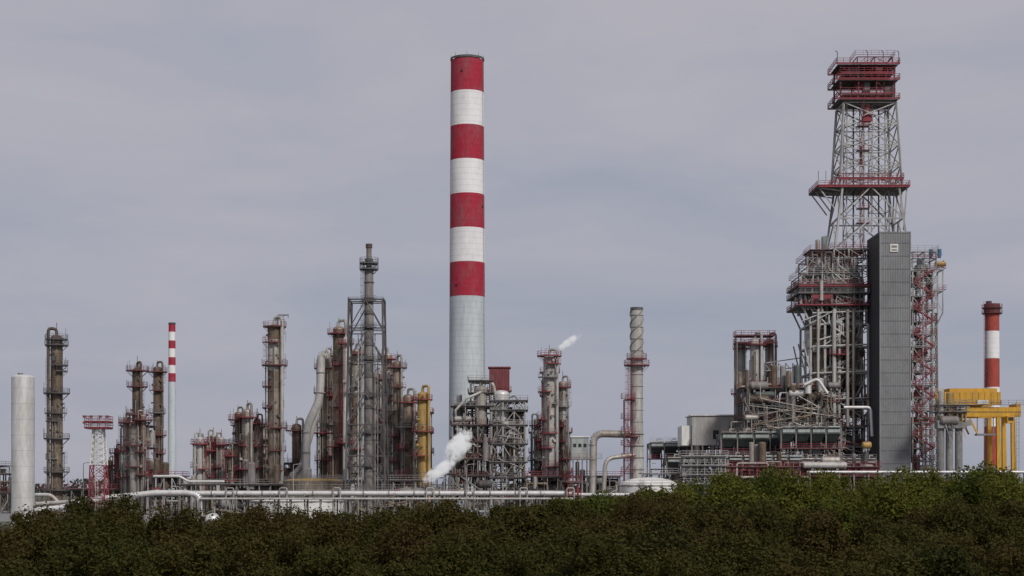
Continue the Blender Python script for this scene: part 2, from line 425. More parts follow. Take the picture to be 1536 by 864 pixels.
m.pipe([(X(489, d), d+4, Z(545, d)), (X(489, d), d, Z(532, d)), (X(482, d), d, Z(532, d)), (X(480, d), d, Z(598, d)), (X(460, d), d, Z(640, d)), (X(459, d), d, 2)], .95, 'silver_paint', n=18)
m.pipe([(X(478, d), d+3, Z(600, d)), (X(450, d), d+3, Z(700, d)), (X(434, d), d+3, Z(715, d))], .7, 'silver_paint', n=16)
for e in (560, 590, 650, 680): m.cyl((X(481 if e < 600 else 459, d), d, Z(e, d)), (X(481 if e < 600 else 459, d), d, Z(e, d)+.25), 1.1, n=18, mt='steel')
m.done('flue_gas_duct')

# silver stack with platform and side duct
m = M(); d = 370; x = X(955, d); s = d/F
m.cyl((x, d, Z(640, d)), (x, d, Z(462, d)), 9.5*s, 9*s, n=28, mt='silver_paint')
m.cyl((x, d, 0), (x, d, Z(640, d)), 12*s, 9.5*s, n=28, mt='silver_paint')
m.cyl((x, d, Z(462, d)-.5), (x, d, Z(462, d)+.1), 9.6*s, n=28, mt='steel_dark')
ns = 60
for h in range(3):
    pts = []
    for i in range(ns+1):
        a = h*2*pi/3+i/ns*2*pi*1.3; z = Z(530, d)+(Z(463, d)-Z(530, d))*i/ns; pts.append((x+cos(a)*10*s, d+sin(a)*10*s, z))
    for a, b in zip(pts, pts[1:]): m.beam(a, b, .16, 'steel')
z = 2.5
while z < Z(465, d): m.cyl((x, d, z), (x, d, z+.12), 10*s if z > Z(640, d) else 11.6*s, n=28, mt='steel'); z += 2.7
m.ring((x, d, Z(548, d)), 9*s, 19*s, mt='red'); m.ring((x, d, Z(538, d)), 9*s, 15*s, mt='red')
m.ring((x, d, Z(600, d)), 9*s, 17*s, -3.4, -1.8, mt='red'); m.ring((x, d, Z(655, d)), 9*s, 20*s, -3.8, -1.4, mt='red')
m.ladder(x-13*s, d-.6, 0, Z(545, d), -pi*.9, 'red'); m.ladder(x-9*s, d-1.4, Z(640, d), Z(548, d), -pi*.7, 'red')
m.frame(X(936, d), X(948, d), d-2, d+1, [0]+[Z(e, d) for e in (710, 690, 670, 650, 630, 600)], 1, 1, 'red_dull', .18, decks=False)
m.pipe([(x, d, Z(652, d)), (X(890, d), d, Z(650, d)), (X(889, d), d, 1)], .85, 'silver', n=18, bend=2.4)
m.pipe([(x, d-1, Z(682, d)), (X(907, d), d-3, Z(688, d)), (X(903, d), d-3, 1)], .5, 'silver', n=14, bend=2)
for e in (668, 690, 715): m.cyl((X(889, d), d, Z(e, d)), (X(889, d), d, Z(e, d)+.2), 1.0, n=18, mt='steel')
m.done('exhaust_stack')

# ------------------------------------------------------------ central process unit
m = M(); d = 400
def zl(a, *es): return [0]+[Z(e, d) for e in es]
m.frame(X(680, d), X(736, d), d-5, d+5, zl(0, 715, 690, 665, 640, 612), 3, 2, 'steel', .3, rail='red_dull', brace=.7)
m.frame(X(706, d), X(736, d), d-4, d+4, [Z(612, d), Z(592, d), Z(574, d)], 2, 1, 'steel', .28, brace=.7, rail='steel')
m.frame(X(738, d), X(788, d), d-5, d+5, zl(0, 718, 695, 668, 640, 618, 604), 3, 2, 'steel_light', .32, rail='steel', brace=.8)
m.clutter(X(680, d), X(738, d), d-5, d+3, 1, Z(600, d), 130)
m.clutter(X(738, d), X(786, d), d-5, d+3, 1, Z(615, d), 120)
m.cyl((X(752, d), d-2, Z(640, d)), (X(752, d), d-2, Z(592, d)), 2.0, n=24, mt='silver_bright'); m.dome((X(752, d), d-2, Z(592, d)), 2.0, 1.0, 24, 'silver_bright')
m.cyl((X(752, d), d-2, Z(668, d)), (X(752, d), d-2, Z(640, d)), .5, 2.0, n=24, mt='silver_bright')
m.cyl((X(722, d), d-3, Z(640, d)), (X(722, d), d-3, Z(585, d)), 1.5, n=24, mt='silver'); m.dome((X(722, d), d-3, Z(585, d)), 1.5, .9, 24, 'silver')
m.cyl((X(770, d), d-3, Z(715, d)), (X(770, d), d-3, Z(630, d)), 1.3, n=20, mt='rust')
m.pipe([(X(722, d), d-3, Z(580, d)), (X(722, d), d-3, Z(570, d)), (X(740, d), d-3, Z(576, d)), (X(744, d), d-3, Z(600, d))], .45, 'silver', n=12)
m.pipe([(X(684, d), d-6, Z(618, d)), (X(700, d), d-6, Z(600, d)), (X(722, d), d-5, Z(590, d))], .3, 'silver_paint', n=10)
x = X(749, d)
m.box((x, d+2, (Z(552, d)+Z(588, d))/2), (5.0, 5, Z(552, d)-Z(588, d)), 'red_dull')
for i in range(7): m.box((x-2.3+i*.77, d-.55, (Z(556, d)+Z(580, d))/2), (.12, .12, 3.8), 'red')
m.box((x, d+2, Z(552, d)+.15), (5.6, 5.6, .3), 'red_dull')
m.rail([(x-3, d-1, Z(588, d)), (x+3, d-1, Z(588, d))], 'red'); m.frame(x-2.4, x+2.4, d-.5, d+4.5, [Z(604, d), Z(588, d)], 1, 1, 'steel')
m.pipe([(X(788, d), d-5, Z(618, d)), (X(772, d), d-5, Z(595, d)), (X(764, d), d-4, Z(598, d))], .2, 'steel_light', n=8)
m.done('catalytic_cracking_unit')

# ------------------------------------------------------------ low process modules
def module(b0, b1, d, top, nlev, nx, n, mt='steel', rail='red', name='process_unit', dep=8, rmax=.35, w=.24):
    m = M(); zt = Z(top, d); zs = [zt*i/nlev for i in range(nlev+1)]
    m.frame(X(b0, d), X(b1, d), d, d+dep, zs, nx, 1, mt, w, rail=rail, brace=.5)
    m.clutter(X(b0, d), X(b1, d), d-.6, d+dep-1, .5, zt-.5, n, rmax=rmax)
    m.done(name)
module(168, 222, 412, 706, 3, 4, 50, rail='red_dull')
module(182, 222, 414, 640, 4, 2, 40, rail='red')
module(222, 270, 390, 716, 2, 4, 30, mt='steel_light')
module(290, 345, 405, 668, 3, 4, 60)
module(350, 400, 405, 640, 4, 4, 70)
module(400, 440, 400, 696, 3, 3, 40)
module(480, 530, 415, 600, 5, 3, 80, rail='red_dull')
module(575, 645, 410, 620, 5, 4, 100)
module(640, 680, 395, 712, 2, 3, 30)
module(797, 855, 408, 650, 4, 4, 60, mt='steel')
module(814, 836, 402, 560, 6, 1, 50, mt='red_dull', dep=4, w=.18)
module(790, 930, 385, 716, 2, 9, 90)
module(60, 170, 400, 735, 1, 7, 40)
module(440, 640, 372, 722, 1, 12, 110, rail='steel')
module(0, 30, 420, 712, 2, 2, 30, rail='red')
module(-60, 0, 420, 700, 2, 4, 30, rail='red')
module(270, 440, 376, 728, 1, 10, 80, rail='steel')

# ------------------------------------------------------------ horizontal pipe rack
m = M(); d = 330
def rack(m, b0, b1, d, e, rows, r, mt, wid=5, step=45, post='steel'):
    z = Z(e, d)
    b = b0
    while b <= b1:
        x = X(b, d)
        for y in (d, d+wid): m.beam((x, y, 0), (x, y, z), .3, post)
        m.beam((x, d-.3, z-r-.15), (x, d+wid+.3, z-r-.15), .3, post)
        if int(b) % 2: m.beam((x, d, 0), (x, d+wid, z-r), .15, post)
        b += step
    for i in range(rows):
        y = d+.4+i*(wid-.6)/max(1, rows-1); rr = r*R(.7, 1.1) if i else r
        m.cyl((X(b0, d), y, z), (X(b1, d), y, z), rr, n=14, mt=mt if i == 0 else random.choice(('silver', 'silver_paint', 'copper')))
rack(m, 232, 860, d, 740, 4, .5, 'silver_bright')
rack(m, 300, 860, d-2, 748, 2, .2, 'silver_paint', wid=1.5)
for b in range(240, 860, 38): m.cyl((X(b, d), d+.4, Z(740, d)), (X(b, d)+.3, d+.4, Z(740, d)), .56, n=14, mt='steel')
m.pipe([(X(20, d), d-1, Z(768, d)), (X(90, d), d-1, Z(762, d)), (X(150, d), d-1, Z(748, d)), (X(236, d), d-1, Z(739, d)), (X(282, d), d-1, Z(739, d)), (X(300, d), d-1, Z(742, d)), (X(302, d), d-1, Z(775, d))], .55, 'silver_bright', n=16, bend=1.6)
m.pipe([(X(20, d), d+1.5, Z(758, d)), (X(110, d), d+1.5, Z(752, d)), (X(236, d), d+1.5, Z(737, d))], .4, 'silver_paint', n=12)
m.pipe([(X(40, d), d+3, Z(742, d)), (X(70, d), d+3, Z(742, d)), (X(84, d), d+3, Z(756, d))], .35, 'silver_paint', n=12)
m.pipe([(X(222, d), d+5, Z(714, d)), (X(262, d), d+5, Z(714, d)), (X(275, d), d+5, Z(722, d)), (X(330, d), d+5, Z(722, d))], .25, 'silver_bright', n=10)
for b in range(30, 300, 24):
    m.beam((X(b, d), d-1, 0), (X(b, d), d-1, Z(755 - (b-30)*.05, d)), .25, 'steel'); m.beam((X(b, d), d+1.5, 0), (X(b, d), d+1.5, Z(750, d)), .2, 'red_dull')
m.cyl((X(325, d), d-4, 0), (X(325, d), d-4, Z(778, d)), 1.6, n=24, mt='silver_bright'); m.dome((X(325, d), d-4, Z(778, d)), 1.6, 1.2, 24, 'silver_bright')
for b in (340, 420, 500, 640, 700, 780, 850):
    x = X(b, d); m.pipe([(x, d-.6, 0), (x, d-.6, Z(732, d)), (x+1.5, d-.6, Z(732, d)), (x+1.5, d-.6, 0)], .14, 'silver', n=8)
x = X(860, d); m.frame(x-1, x+1, d, d+5, [0, Z(745, d), Z(725, d)], 1, 1, 'red', .25)
m.rail([(X(440, d), d+5, Z(735, d)), (X(700, d), d+5, Z(735, d))], 'steel', w=.07)
m.done('pipe_rack')
m = M()
rack(m, 860, 1010, 340, 742, 3, .35, 'silver_bright', wid=4)
m.done('pipe_rack')
m = M()
rack(m, 1215, 1560, 350, 708, 3, .28, 'silver_bright', wid=4, step=22)
rack(m, 1000, 1215, 352, 716, 3, .25, 'silver', wid=4, step=22)
m.done('pipe_rack')

def tank(b0, b1, d, top, h, mt='white', roof='steel_light'):
    m = M(); r = (X(b1, d)-X(b0, d))/2; x = X((b0+b1)/2, d); z = Z(top, d)-h
    m.cyl((x, d, 0), (x, d, z), r, n=56, mt=mt); m.dome((x, d, z), r*1.01, h, 56, roof, 6)
    k = 1.8
    while k < z: m.cyl((x, d, k), (x, d, k+.08), r*1.004, n=56, mt='steel_light'); k += 1.8
    m.ring((x, d, z), r*.97, r*1.02, mt='steel', brackets=False)
    m.ladder(x-r*.3, d-r*.98, 0, z+1, -pi/2, 'steel')
    m.done('storage_tank')
tank(930, 1016, 345, 716, 1.8, 'white', 'white')
tank(375, 520, 352, 748, .6, 'white', 'white')
tank(425, 515, 372, 717, .8, 'copper', 'ochre')

# clad building
m = M(); d = 410; x0, x1 = X(1038, d), X(1118, d); za, zb = Z(668, d), Z(624, d)
m.box(((x0+x1)/2, d+6, (za+zb)/2), (x1-x0, 12, zb-za), 'silver_paint')
for i in range(40): xx = x0+.15+(x1-x0-.3)*i/39; m.box((xx, d-.04, (za+zb)/2), (.07, .08, zb-za-.1), 'steel_light')
m.box(((x0+x1)/2, d+6, zb+.2), (x1-x0+.8, 12.8, .3), 'silver_bright')
m.box((x0+6, d-.1, (za+zb)/2-1), (1.4, .16, 2.2), 'black'); m.box((x0+10, d-.1, (za+zb)/2+.6), (1.6, .16, 1.0), 'steel_dark')
for i in range(6): m.beam((x0+(x1-x0)*i/5, d+.3, 0), (x0+(x1-x0)*i/5, d+.3, za), .35, 'steel')
m.box((x0-1.3, d+6, (za+zb)/2-1.2), (2.4, 10, zb-za-2.4), 'white')
m.frame(x0, x1, d+1, d+11, [0, za/2, za], 5, 1, 'steel', .3)
m.clutter(x0, x1, d, d+9, 1, za, 60)
m.done('compressor_house')
m = M(); d = 380; x0, x1 = X(857, d), X(883, d); zt = Z(656, d)
m.box(((x0+x1)/2, d+3, zt-2.6), (x1-x0, 6, 5.2), 'cooler_light'); m.box(((x0+x1)/2, d+3, zt+.15), (x1-x0+.5, 6.5, .3), 'white')
for i in range(4): m.beam((x0+.4+(x1-x0-.8)*i/3, d+.3, 0), (x0+.4+(x1-x0-.8)*i/3, d+.3, zt-5), .3, 'steel')
for i in range(3): m.box((x0+.8+i*1.2, d-.03, Z(668, d)), (.7, .1, .8), 'black')
m.rail([(x0, d-.9, zt-5), (x1+3, d-.9, zt-5)], 'red')
m.done('switchgear_house')

def cooler(b0, b1, d, top, h, dep=9, legs='steel', rail='red', name='air_cooler_bank', n=None, pitch=1.2, base=0):
    m = M(); x0, x1 = X(b0, d), X(b1, d); zt = Z(top, d); n = n or max(2, int((x1-x0)/3.2))
    w = (x1-x0)/n
    for i in range(n):
        xa = x0+w*i; c = xa+w/2
        m.box((c, d+dep/2, zt-h*.15), (w*.94, dep, h*.3), 'cooler')
        m.box((c, d-.12, zt-h*.15), (w*.8, .2, h*.16), 'cooler_light')
        vs = []
        for (hw, dy, z) in ((w*.46, dep*.48, zt-h*.31), (w*.3, dep*.3, zt-h*.7)):
            for a, b in ((-1, -1), (1, -1), (1, 1), (-1, 1)): vs.append((c+a*hw, d+dep/2+b*dy, z))
        m.add(vs, [(0, 1, 5, 4), (1, 2, 6, 5), (2, 3, 7, 6), (3, 0, 4, 7)], 'cooler')
        m.cyl((c, d+dep/2, zt-h), (c, d+dep/2, zt-h*.68), w*.33, n=16, mt='steel_dark')
        m.cyl((xa+.2, d-.4, zt+pitch*.2), (xa+w-.3, d-.4, zt+pitch*.2), .2, n=10, mt=random.choice(('cooler_light', 'silver', 'steel')))
        m.pipe([(c, d-.4, zt+.2), (c, d-.4, zt+1.0), (c+w*.3, d+1, zt+1.0)], .13, 'silver_paint', n=8)
    for i in range(n+1):
        for y in (d+.3, d+dep-.3): m.beam((x0+w*i, y, base), (x0+w*i, y, zt), .28, legs)
        if i < n and i % 2 == 0: m.beam((x0+w*i, d+.3, base), (x0+w*(i+1), d+.3, zt-h), .16, legs)
    z = zt-h-.3
    m.box(((x0+x1)/2, d-.6, z), (x1-x0+1, 1.1, .15), 'steel_dark'); m.rail([(x0-.5, d-1.1, z), (x1+.5, d-1.1, z)], rail, w=.08)
    m.box(((x0+x1)/2, d+dep/2, z), (x1-x0, dep-1, .12), 'steel_dark')
    m.rail([(x0, d+.1, zt+.1), (x1, d+.1, zt+.1)], 'steel', w=.06)
    m.clutter(x0, x1, d, d+dep-2, base+.5, z, int((x1-x0)*2), rmax=.25, mats=('steel', 'steel_dark', 'silver', 'rust', 'copper'))
    m.done(name)
cooler(975, 1062, 430, 664, 4)
cooler(1000, 1090, 400, 688, 3.2, rail='steel')
cooler(1082, 1180, 385, 650, 4.5)
cooler(1172, 1262, 378, 642, 4.5)
cooler(1140, 1262, 400, 616, 4.2)
cooler(1092, 1205, 368, 686, 2.6)
cooler(1200, 1315, 362, 690, 2.6)

m = M(); d = 394
m.frame(X(1118, d), X(1262, d), d+3, d+14, [0]+[Z(e, d) for e in (690, 660, 628, 604, 582)], 9, 2, 'steel', .26, brace=.5)
m.clutter(X(1118, d), X(1262, d), d+1, d+12, Z(660, d), Z(576, d), 330, rmax=.3, mats=('steel', 'steel_dark', 'silver', 'rust', 'silver_paint', 'copper', 'cooler'))
for e, b0, b1 in ((575, 1130, 1230), (582, 1160, 1262), (598, 1150, 1300), (606, 1120, 1240), (632, 1100, 1200)):
    z = Z(e, d); m.pipe([(X(b0, d), d+4, z-4), (X(b0, d), d+4, z), (X(b1, d), d+4, z), (X(b1, d), d+4, z-5)], R(.16, .3), random.choice(('silver', 'silver_paint', 'steel')), n=12)
z = Z(578, d); m.cyl((X(1212, d), d, z-2), (X(1212, d), d, z+.8), .8, n=18, mt='silver_bright'); m.pipe([(X(1205, d), d-1, z), (X(1225, d), d-1, z+1.6), (X(1240, d), d-1, z-2)], .4, 'silver_bright', n=14)
m.pipe([(X(1262, d), d-3, Z(612, d)), (X(1302, d), d-3, Z(612, d)), (X(1304, d), d-3, Z(655, d))], .38, 'silver_bright', n=14)
for b in range(1120, 1262, 9):
    m.beam((X(b, d), d+14, Z(590, d)), (X(b, d), d+14, Z(560, d)), .2, 'steel_light')
m.beam((X(1160, d), d+14, Z(538, d)), (X(1215, d), d+14, Z(530, d)), .25, 'steel_light')
m.beam((X(1160, d), d+14, Z(550, d)), (X(1215, d), d+14, Z(544, d)), .25, 'steel_light')
for b in range(1160, 1216, 11): m.beam((X(b, d), d+14, Z(538, d)), (X(b+8, d), d+14, Z(548, d)), .15, 'steel_light'); m.beam((X(b, d), d+14, Z(590, d)), (X(b, d), d+14, Z(538, d)), .2, 'steel_light')
m.done('process_unit')
m = M(); d = 345
m.frame(X(1026, d), X(1088, d), d, d+5, [0]+[Z(e, d) for e in (728, 714, 700, 686)], 6, 1, 'steel_light', .14, rail='steel_light', deck='steel', brace=.9)
m.frame(X(968, d), X(1020, d), d+4, d+9, [0]+[Z(e, d) for e in (735, 712)], 4, 1, 'steel_light', .14, rail='steel_light', brace=.8)
m.clutter(X(1026, d), X(1088, d), d, d+4, .5, 10, 20, rmax=.2)
m.done('scaffolding')
m = M(); d = 356
m.frame(X(1090, d), X(1318, d), d, d+4, [0]+[Z(e, d) for e in (716, 702)], 20, 1, 'red', .26, rail='red', brace=.5)
m.clutter(X(1090, d), X(1318, d), d-.4, d+3, .5, Z(690, d), 150, rmax=.28)
m.hvessel((X(1236, d), d-1, Z(698, d)), 9, .7, 'silver_paint'); m.hvessel((X(1297, d), d-2, Z(668, d)), 1.4, .75, 'ochre')
m.done('pipe_bridge')

# ------------------------------------------------------------ coker structure
m = M(); d = 398; L = lambda *es: [Z(e, d) for e in es]
x0, x1 = X(1216, d), X(1302, d)
m.frame(x0, x1, d, d+14, [0]+L(700, 670, 640, 600), 4, 2, 'steel_light', .5, brace=.5, rail='red')
m.frame(x0, x1, d, d+14, L(600, 560, 520, 486), 4, 2, 'steel_light', .5, brace=.35, decks=False, rails=False)
m.frame(x0+1, x1, d+2, d+12, L(486, 458), 4, 1, 'steel_light', .5, brace=.8, rail='red')
for k in range(3):
    y = d+k*7
    m.beam((x0, y, Z(486, d)), (X(1200, d), y, Z(452, d)), .4, 'steel_light'); m.beam((x0-.0, y, Z(560, d)), (X(1205, d), y, Z(512, d)), .3, 'steel_light')
xa, xb = X(1196, d), X(1302, d)
for e in (458, 440, 428):
    z = Z(e, d); m.box(((xa+xb)/2, d+7, z-.1), (xb-xa, 17, .22), 'steel_dark'); m.rail([(xa, d-1.5, z), (xb, d-1.5, z), (xb, d+15.5, z), (xa, d+15.5, z)], 'red' if e != 440 else 'steel', closed=True, w=.09)
m.beam((xa, d-1.6, Z(458, d)), (xb, d-1.6, Z(458, d)), .35, 'red'); m.beam((xa, d-1.6, Z(430, d)), (xb, d-1.6, Z(430, d)), .3, 'red')
m.box((X(1232, d), d-1.6, Z(446, d)), (5, .2, 1.0), 'red')
m.frame(xa+1, xb-2, d, d+14, L(458, 440, 428, 412), 5, 1, 'steel_light', .28, brace=.6, rail='steel_light', decks=False)
m.frame(X(1212, d), X(1302, d), d+1, d+13, L(412, 400, 386), 4, 1, 'steel_light', .28, brace=.6, rail='red_dull', decks=False)
m.frame(X(1222, d), X(1302, d), d+3, d+12, L(386, 374), 4, 1, 'steel', .28, brace=.6, rail='red')
big = ('silver_paint', 'steel_light', 'steel', 'silver', 'steel_dark', 'steel_dark', 'cooler_light', 'rust')
m.clutter(x0+1, x1-1, d, d+12, Z(485, d), Z(376, d), 230, mats=big, rmax=.4)
m.clutter(xa+1, x1-1, d-.5, d+12, Z(456, d), Z(415, d), 110, mats=big, rmax=.4)
m.clutter(x0, x1, d, d+12, 2, Z(600, d), 190, rmax=.35)
m.clutter(x0, x1, d, d+12, Z(600, d), Z(486, d), 70, mats=big, rmax=.3)
for b in (1236, 1262, 1288):
    x = X(b, d)
    m.cyl((x, d+6, Z(575, d)), (x, d+6, Z(470, d)), 2.1, n=24, mt='copper' if b != 1262 else 'silver'); m.dome((x, d+6, Z(470, d)), 2.1, 1.6, 24, 'silver')
    m.cyl((x, d+6, Z(612, d)), (x, d+6, Z(575, d)), .8, 2.1, n=24, mt='steel_dark')
    for e in (490, 515, 540): m.cyl((x, d+6, Z(e, d)), (x, d+6, Z(e, d)+.3), 2.25, n=24, mt='steel')
m.box((X(1275, d), d+10, Z(540, d)), (7, 2, 14), 'steel_dark')
for b in (1226, 1250, 1270, 1279): m.pipe([(X(b, d), d-1, Z(640, d)), (X(b, d), d-1, Z(465, d)), (X(b+5, d), d+1, Z(462, d))], R(.3, .5), random.choice(('silver_paint', 'silver')), n=12)
for e in (470, 520, 560, 600): m.pipe([(X(1218, d), d-.8, Z(e, d)), (X(1300, d), d-.8, Z(e-3, d))], .2, 'silver_paint', n=10)
m.cyl((X(1230, d), d-1.8, Z(452, d)), (X(1230, d), d-1.8, Z(422, d)), .45, n=16, mt='silver_paint')
m.ring((X(1255, d), d, Z(532, d)), .8, 2.2, mt='red')
m.done('coking_unit')

# derrick above
m = M(); d = 405; s = d/F; cx = X(1297, d); cy = d
m.lattice(X(1299, d), cy, Z(380, d), 108*s, Z(286, d), 84*s, 2, 'steel_light', .5, d0=12, d1=11, style='K', tb=.3)
m.lattice(X(1299, d), cy, Z(286, d), 92*s, Z(160, d), 78*s, 4, 'steel_light', .46, d0=11, d1=9, style='X', tb=.24)
m.lattice(X(1280, d), cy, Z(380, d), 26*s, Z(160, d), 24*s, 8, 'steel_light', .26, d0=4, d1=4, style='Z', tb=.15)
m.lattice(X(1318, d), cy, Z(350, d), 26*s, Z(160, d), 24*s, 6, 'steel_light', .26, d0=4, d1=4, style='Z', tb=.15)
xa, xb = X(1220, d), X(1356, d)
z = Z(286, d); m.box((X(1288, d), cy, z), (xb-xa, 12, .25), 'steel_dark')
for e in (286, 275):
    z = Z(e, d); k = 0 if e == 286 else 5
    m.rail([(xa+k, cy-6.2, z+.2), (xb-k*.3, cy-6.2, z+.2), (xb-k*.3, cy+6.2, z+.2), (xa+k, cy+6.2, z+.2)], 'red', closed=True, w=.1)
    m.beam((xa+k, cy-6, z), (xb-k*.3, cy-6, z), .4, 'red'); m.beam((xa+k, cy+6, z), (xb-k*.3, cy+6, z), .4, 'red')
for y in (cy-5, cy, cy+5):
    m.beam((xa+.5, y, Z(287, d)), (X(1246, d), y, Z(318, d)), .28, 'steel_light'); m.beam((xb-.5, y, Z(287, d)), (X(1348, d), y, Z(350, d)), .28, 'steel_light')
    m.beam((xa+.5, y, Z(287, d)), (X(1256, d), y, Z(292, d)), .28, 'steel_light')
for b in (1233, 1310, 1345, 1222): m.beam((X(b, d), cy-5, Z(275, d)), (X(b, d), cy-5, Z(262, d)), .12, 'steel_dark')
for e, ex in ((156, 0), (148, 1.3), (127, 0), (118, 1.3), (104, 0)):
    z = Z(e, d); a, b = X(1248, d)+ex*.9, X(1342, d)-ex*.9
    m.box(((a+b)/2, cy, z), (b-a-1, 9, .12), 'steel_dark'); m.rail([(a, cy-5.6, z+.2), (b, cy-5.6, z+.2), (b, cy+5.6, z+.2), (a, cy+5.6, z+.2)], 'red', closed=True, w=.09)
    for y in (cy-5.5, cy+5.5): m.beam((a, y, z), (b, y, z), .26, 'red')
m.frame(X(1256, d), X(1336, d), cy-4, cy+4, L(158, 127, 104), 3, 1, 'red_dull', .36, brace=.9, decks=False, rails=False)
for b in (1262, 1276, 1286, 1296, 1312, 1330): m.box((X(b, d), cy-R(0, 4), Z(R(110, 148), d)), (R(1.2, 2.6), 2, R(1.2, 2.6)), random.choice(('red', 'red_dull', 'steel', 'steel_dark')))
for b in (1250, 1341, 1295, 1318): m.pipe([(X(b, d), cy-5, Z(104, d)), (X(b, d), cy-5, Z(86, d)), (X(b-3, d), cy-5, Z(84, d))], .1, 'steel_dark', n=6)
m.frame(X(1282, d), X(1334, d), cy-3, cy+3, L(104, 90), 2, 1, 'red_dull', .22, brace=.9, decks=False)
for b in (1280, 1318):
    m.cyl((X(b, d), cy, Z(380, d)), (X(b, d), cy, Z(160, d)), .2, n=8, mt='steel_dark')
m.cyl((X(1296, d), cy-3, Z(190, d)), (X(1296, d), cy-3, Z(162, d)), .8, n=14, mt='red_dull'); m.box((X(1296, d), cy-3, Z(182, d)), (2.2, 2, 1.6), 'red')
m.ladder(X(1288, d), cy-5, Z(380, d), Z(160, d), -pi/2, 'red_dull'); m.box((X(1286, d), cy-4.4, Z(240, d)), (.5, .5, 5), 'red_dull')
for e in (196, 232, 318, 340): m.box((X(1288, d), cy-4.6, Z(e, d)), (3, 2, .15), 'steel_dark'); m.rail([(X(1280, d), cy-5.6, Z(e, d)), (X(1298, d), cy-5.6, Z(e, d))], 'red')
m.frame(X(1244, d), X(1352, d), cy-6, cy+6, L(392, 378), 5, 1, 'steel_light', .35, brace=.7, decks=False)
m.lattice(X(1299, d), cy+2, 0, 104*s, Z(392, d), 104*s, 9, 'steel', .4, d0=12, d1=12, style='Z')
m.done('derrick_tower')

# grey clad shaft
m = M(); d = 388; x0, x1 = X(1320, d), X(1365.5, d); zt = Z(349, d)
m.box(((x0+x1)/2, d+6.8, zt/2), (x1-x0, 13.6, zt), 'clad')
n = 18
for i in range(n): xx = x0+(x1-x0)*(i+.5)/n; m.box((xx, d-.04, zt/2), (.16, .08, zt-.3), 'clad')
m.box((x0-.03, d+6.8, zt/2), (.05, 13.5, zt-.1), 'clad_shade_seam')  # thin skin in the darker tone, painting the shade on the left face
for i in range(40): yy = d+13.6*(i+.5)/40; m.box((x0-.09, yy, zt/2), (.08, .16, zt-.3), 'clad_shade_seam')
z = 3
while z < zt: m.box(((x0+x1)/2, d-.06, z), (x1-x0+.02, .1, .05), 'clad_shade_seam'); z += 3.1
m.box(((x0+x1)/2, d+6.8, zt+.1), (x1-x0+.3, 13.9, .3), 'steel')
for xx in (x0, x1): m.box((xx, d-.05, zt/2), (.26, .26, zt), 'clad')
m.box((X(1341, d), d-.18, Z(372, d)), (1.9, .12, 1.9), 'white'); m.box((X(1341, d), d-.26, Z(370, d)), (1.3, .06, .5), 'steel'); m.box((X(1341, d), d-.26, Z(375, d)), (1.3, .06, .3), 'steel')
m.done('clad_lift_shaft')

# stair tower right of the shaft
m = M(); d = 396; x0, x1 = X(1369, d), X(1400, d)
zs = [0]; e = 692
while e > 390: zs.append(Z(e, d)); e -= 19
m.frame(x0, x1, d, d+7, zs, 2, 1, 'steel_light', .32, brace=.9, rail='red', decks=False)
for z in zs[1:]: m.box((x0+1.2, d+3.5, z+.2), (2.6, 7, .1), 'steel_dark')
for i in range(len(zs)-1):
    a, b = (x0, x1) if i % 2 else (x1, x0)
    for y in (d-.9, d+.2): m.beam((a, y, zs[i]+.3), (b, y, zs[i+1]+.3), .2, 'red')
    m.rail([(a, d-.9, zs[i]+.3), (b, d-.9, zs[i+1]+.3)], 'red', w=.06)
m.clutter(x0, x1, d, d+6, 5, Z(395, d), 70, mats=big, rmax=.3)
m.frame(x1, X(1416, d), d+1, d+6, [Z(468, d), Z(436, d), Z(404, d)], 1, 1, 'steel_light', .3, brace=.9, decks=False)
m.beam((x1, d+1, Z(500, d)), (X(1416, d), d+1, Z(468, d)), .3, 'steel')
m.frame(x0, X(1404, d), d, d+6, [Z(404, d), Z(388, d), Z(378, d)], 2, 1, 'steel', .3, brace=.9, decks=False)
for b in (1398, 1411): m.cyl((X(b, d), d+1, Z(386, d)), (X(b, d), d+1, Z(373, d)), .35, .5, n=12, mt='blue'); m.box((X(b, d), d+1, Z(380, d)), (.9, .6, .8), 'blue')
m.hvessel((X(1412, d), d+1, Z(395, d)), 2.2, .6, 'ochre')
m.pipe([(X(1416, d), d+1, Z(390, d)), (X(1420, d), d+1, Z(395, d)), (X(1406, d), d+1, Z(402, d))], .2, 'steel', n=8)
m.lattice(X(1406, d), d+3, 0, 12*d/F, Z(468, d), 7*d/F, 16, 'steel', .22, style='X')
m.done('stair_tower')

# concrete piers
m = M(); d = 366
for b in (1411, 1424, 1438): m.cyl((X(b, d), d, 0), (X(b, d), d, Z(642, d)), .85, n=20, mt='concrete')
m.box((X(1426, d), d, Z(638, d)), (6.6, 3, 1.4), 'concrete'); m.frame(X(1408, d), X(1446, d), d-1.5, d+3, [Z(634, d), Z(620, d), Z(610, d)], 3, 1, 'steel', .2, rail='steel', brace=.8)
m.clutter(X(1408, d), X(1446, d), d-1.5, d+2, Z(632, d), Z(612, d), 25, mats=('steel', 'steel_light', 'ochre'), rmax=.25)
m.box((X(1452, d), d+1, Z(634, d)), (1.6, 2.2, 1.2), 'steel')
m.done('concrete_pier_platform')

